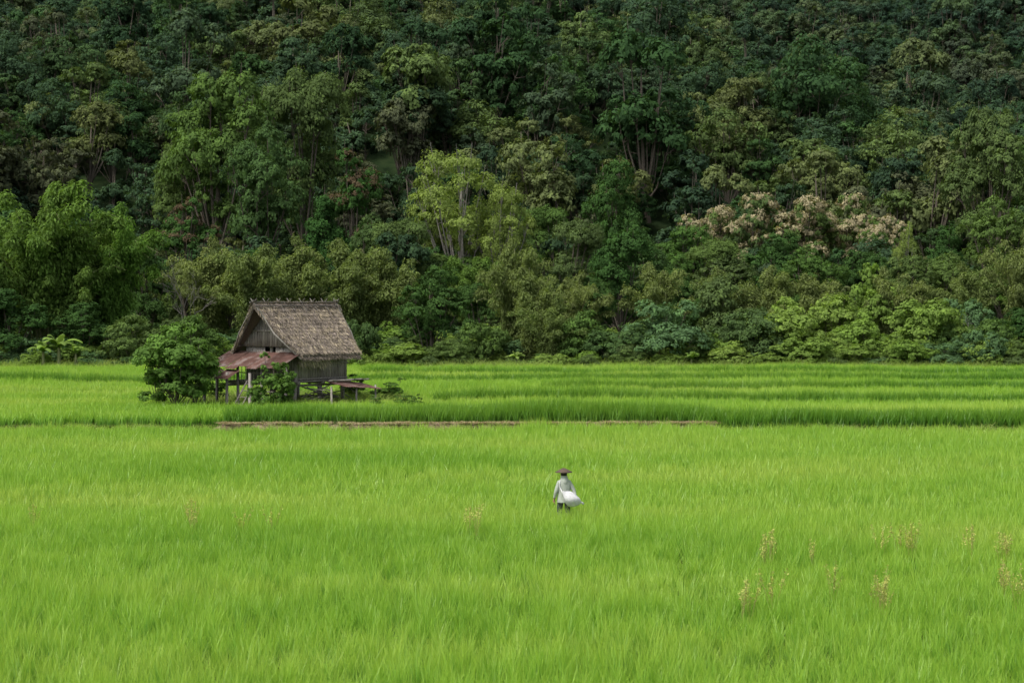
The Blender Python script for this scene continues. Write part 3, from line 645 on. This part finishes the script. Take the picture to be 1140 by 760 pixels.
def hand(name,w,side,down=(0,0.15,-1),curl=0.5):
    w=np.array(w,float); d=np.array(down,float); d/=np.linalg.norm(d); s=np.array([0,1,0.1]); s=s-d*np.dot(s,d); s/=np.linalg.norm(s); pn=np.cross(d,s)*(-side)
    V=[w,w+d*0.05,w+d*0.085]; E=[(0,1),(1,2)]; r=[(.022,.018),(.036,.018),(.038,.016)]
    for i,l in enumerate((0.075,0.085,0.08,0.062)):
        b=w+d*0.085+s*(0.027-0.018*i); k=len(V)
        f1=d*math.cos(curl*.5)+pn*math.sin(curl*.5); f2=d*math.cos(curl*1.3)+pn*math.sin(curl*1.3); f3=d*math.cos(curl*2)+pn*math.sin(curl*2)
        p=[b,b+f1*l*.42]; p.append(p[-1]+f2*l*.33); p.append(p[-1]+f3*l*.25)
        V+=p; E+=[(2,k),(k,k+1),(k+1,k+2),(k+2,k+3)]; r+=[.009,.009,.008,.007]
    k=len(V); t=s*0.75+d*0.6+pn*0.3; t/=np.linalg.norm(t); b=w+d*0.03+s*0.025
    V+=[b,b+t*0.035,b+t*0.035+(t*0.6+d*0.5)*0.032]; E+=[(1,k),(k,k+1),(k+1,k+2)]; r+=[.011,.01,.008]
    k=len(V); V+=[w-d*0.07]; E+=[(0,k)]; r+=[.026]
    skin(name,[tuple(v) for v in V],E,r,lambda c:0,[M_skin],sub=1)
hand('left_hand',(-.255,.052,.825),-1); hand('right_hand',(.287,-.143,.885),1,(0.1,-0.35,-1),1.0)
def loft(name,rings,mats,nseg=24,fold=0.0,seed=1,smooth_=True,cap=True):
    V=[];n=len(rings)
    for (cx,cy,cz,rx,ry) in rings:
        for j in range(nseg):
            a=2*math.pi*j/nseg; f=1+fold*(math.sin(a*5+cz*9+seed)+0.6*math.sin(a*9-cz*14))
            V.append([cx+rx*f*math.cos(a),cy+ry*f*math.sin(a),cz])
    q=[[i*nseg+j,i*nseg+(j+1)%nseg,(i+1)*nseg+(j+1)%nseg,(i+1)*nseg+j] for i in range(n-1) for j in range(nseg)]
    mb=MB(); mb.add(V,q); return obj(name,mb.mesh(name,mats,smooth_),parent=man)
loft('shirt',[(0,0,.74,.19,.155),(0,0,.82,.185,.15),(0,0,.95,.17,.135),(0,-.005,1.08,.17,.13),(0,-.01,1.18,.178,.13),(0,-.01,1.25,.172,.118),(0,-.008,1.30,.14,.10),(0,.0,1.335,.10,.08),(0,.012,1.37,.062,.062)],[M_shirt],fold=0.035)
me=bpy.data.meshes.new('head'); import bmesh
b=bmesh.new(); bmesh.ops.create_uvsphere(b,u_segments=32,v_segments=24,radius=1)
for v in b.verts:
    x,y,z=v.co; X=x*.074;Y=y*.094;Zz=z*.115
    if z<0: X*=1-0.28*z*z; Y=Y*(1-0.15*z*z)+0.012*(-z)
    if y>0.5:
        g=lambda x0,z0,sx,sz:math.exp(-((x-x0)/sx)**2-((z-z0)/sz)**2)
        Y+=0.024*g(0,-0.18,.16,.2)+0.008*g(0,-0.02,.12,.25)-0.011*g(-.42,.04,.2,.13)-0.011*g(.42,.04,.2,.13)+0.007*g(0,-.52,.3,.09)-0.006*g(0,-.56,.3,.03)+0.007*g(0,-.85,.3,.2)
    v.co=(X,Y,Zz)
b.to_mesh(me); b.free(); me.materials.append(M_skin)
for p in me.polygons: p.use_smooth=True
a_=me.attributes.new('lv','FLOAT','POINT'); a_.data.foreach_set('value',np.full(len(me.vertices),0.5,np.float32))
head=obj('head',me,parent=man,loc=(0,.035,1.475),rot=(math.radians(-10),0,0))
mb=MB()
for sx in(-1,1):
    mb.tube([[sx*.031,.105,1.478],[sx*.031,.118,1.478]],[.012,.006],8,0)
    mb.tube([[sx*.070,.03,1.445],[sx*.082,.02,1.47],[sx*.078,.025,1.495]],[.008,.014,.011],6,1)
mb.tube([[-.022,.128,1.418],[0,.134,1.416],[.022,.128,1.418]],[.003,.005,.003],6,0)
obj('eyes_ears_mouth',mb.mesh('eyes_ears_mouth',[M_hair,M_skin],True),parent=man)
loft('hair',[(0,.0,1.40,.05,.05),(0,-.005,1.44,.076,.07),(0,-.002,1.48,.080,.085),(0,.012,1.53,.08,.092),(0,.02,1.57,.06,.075),(0,.025,1.59,.01,.01)],[M_hair],fold=0.01)
loft('hood_scarf',[(0,-.02,1.25,.14,.115),(0,-.03,1.31,.125,.11),(0,-.035,1.36,.105,.085),(0,-.02,1.40,.09,.075),(0,-.015,1.445,.086,.076)],[M_shirt],fold=0.06,seed=4)
h=loft('conical_hat',[(0,.02,1.535,.225,.225),(0,.02,1.545,.227,.227),(0,.02,1.575,.165,.165),(0,.02,1.61,.10,.10),(0,.02,1.64,.035,.035),(0,.02,1.65,.002,.002),(0,.02,1.60,.10,.10),(0,.02,1.53,.222,.222)],[M_hat],nseg=32)
nseg=28; mb=MB(); V=[]
ax0=np.array([-0.10,-0.19,1.04]); ax1=np.array([0.40,-0.22,0.72]); T=np.linspace(0,1,14)
d=(ax1-ax0)/np.linalg.norm(ax1-ax0); up=np.array([0,0,1.])-d*d[2]; up/=np.linalg.norm(up); sd=np.cross(d,up)
for t in T:
    r=[0.02,0.05,0.09,0.125,0.15,0.165,0.17,0.168,0.16,0.145,0.125,0.10,0.065,0.015][int(round(t*13))]
    for j in range(nseg):
        a=2*math.pi*j/nseg; f=1+0.07*math.sin(3*a+t*7)+0.05*math.sin(7*a-t*16)+0.025*math.sin(13*a+t*30)
        p=ax0+(ax1-ax0)*t+up*r*f*math.cos(a)*1.05+sd*r*f*math.sin(a)*0.8; p[2]-=0.06*math.sin(math.pi*t); V.append(p)
q=[[i*nseg+j,i*nseg+(j+1)%nseg,(i+1)*nseg+(j+1)%nseg,(i+1)*nseg+j] for i in range(13) for j in range(nseg)]
mb.add(V,q)
mb.tube([[-.10,-.17,1.03],[-.155,-.14,1.17],[-.14,-.09,1.30],[-.10,.03,1.33],[0.0,.13,1.2],[.12,.15,1.05],[.22,.06,.97],[.29,-.08,.90],[.33,-.2,.84]],0.014,6,0)
mb.tube([[.36,-.22,.76],[.44,-.22,.74],[.47,-.22,.70]],[.03,.022,.035],6,0)
obj('white_sack',mb.mesh('white_sack',[M_sack],True),parent=man)
# ---------------- weeds in the rice
def weed(name,seed):
    rng=np.random.default_rng(seed); mb=MB()
    for i in range(6):
        a=rng.uniform(0,6.28); d=np.array([math.cos(a),math.sin(a),0])*rng.uniform(0.05,0.3); h=rng.uniform(0.75,1.08)
        pts=[[0,0,0],[d[0]*.4,d[1]*.4,h*.5],[d[0],d[1],h]]; mb.tube(pts,[.006,.005,.003],4,0,lv=0.4,cap=False)
        n=26; t=rng.uniform(0.68,1.0,n)[:,None]; c=np.array(pts[1])*(1-(t-.5)*2)+np.array(pts[2])*((t-.5)*2)+rng.normal(size=(n,3))*0.025
        mb.leaves(c,rng.normal(size=(n,3))+[0,-0.6,1.0],rng.uniform(.03,.06,n),.022,0,None,rng)
    return mb.mesh(name,[M_weed])
W=collection('weed_plant',[weed('weed_%d'%i,600+i) for i in range(4)])
wp=[]
for px,py,k in ((220,585,2),(275,590,2),(525,590,2),(880,625,3),(960,668,4),(985,615,4),(845,672,3),(1135,665,4),(1105,620,3),(55,580,1)):
    D=F*(CAMH-0.45)/(py-HZ)
    for _ in range(k): wp.append([(px-570)/F*D+R.normal()*0.35,D+R.normal()*0.4,0.0])
wp=np.array(wp); n=len(wp)
scatter('weed_plants',W,wp,R.uniform(0,6,n),R.uniform(0.85,1.1,(n,1))*np.ones((n,3)),R.integers(0,4,n))
# ---------------- light, sky, camera
w=bpy.data.worlds.new('World'); sc.world=w; w.use_nodes=True; nt=w.node_tree; nt.nodes.clear()
sky=nt.nodes.new('ShaderNodeTexSky'); sky.sky_type='NISHITA'; sky.sun_disc=False
EL,AZ=58,228
sky.sun_elevation=math.radians(EL); sky.sun_rotation=math.radians(AZ); sky.dust_density=3; sky.air_density=1
hs=nt.nodes.new('ShaderNodeHueSaturation'); hs.inputs['Saturation'].default_value=0.42; hs.inputs['Value'].default_value=1.3
bg=nt.nodes.new('ShaderNodeBackground'); bg.inputs[1].default_value=0.15; o=nt.nodes.new('ShaderNodeOutputWorld')
nt.links.new(sky.outputs[0],hs.inputs['Color']); nt.links.new(hs.outputs[0],bg.inputs[0]); nt.links.new(bg.outputs[0],o.inputs[0])
l=bpy.data.lights.new('sun','SUN'); l.energy=3.3; l.angle=math.radians(18); l.color=(1,0.96,0.9)
lo=bpy.data.objects.new('sun',l); sc.collection.objects.link(lo)
e=math.radians(EL);a=math.radians(AZ)
sd_=Vector((math.sin(a)*math.cos(e),math.cos(a)*math.cos(e),math.sin(e))); lo.rotation_euler=sd_.to_track_quat('Z','Y').to_euler(); lo.location=(0,0,80)
cam=bpy.data.cameras.new('camera'); cam.sensor_width=36; cam.lens=F/1140*36; cam.clip_end=5000; cam.clip_start=0.5
cam.dof.use_dof=True; cam.dof.focus_distance=62; cam.dof.aperture_fstop=2.2
co=bpy.data.objects.new('camera',cam); sc.collection.objects.link(co); co.location=(0,0,CAMH)
co.rotation_euler=(math.radians(90)-math.atan((380-HZ)/F),0,0); sc.camera=co
sc.view_settings.view_transform='Standard'; sc.view_settings.look='None'; sc.view_settings.exposure=0
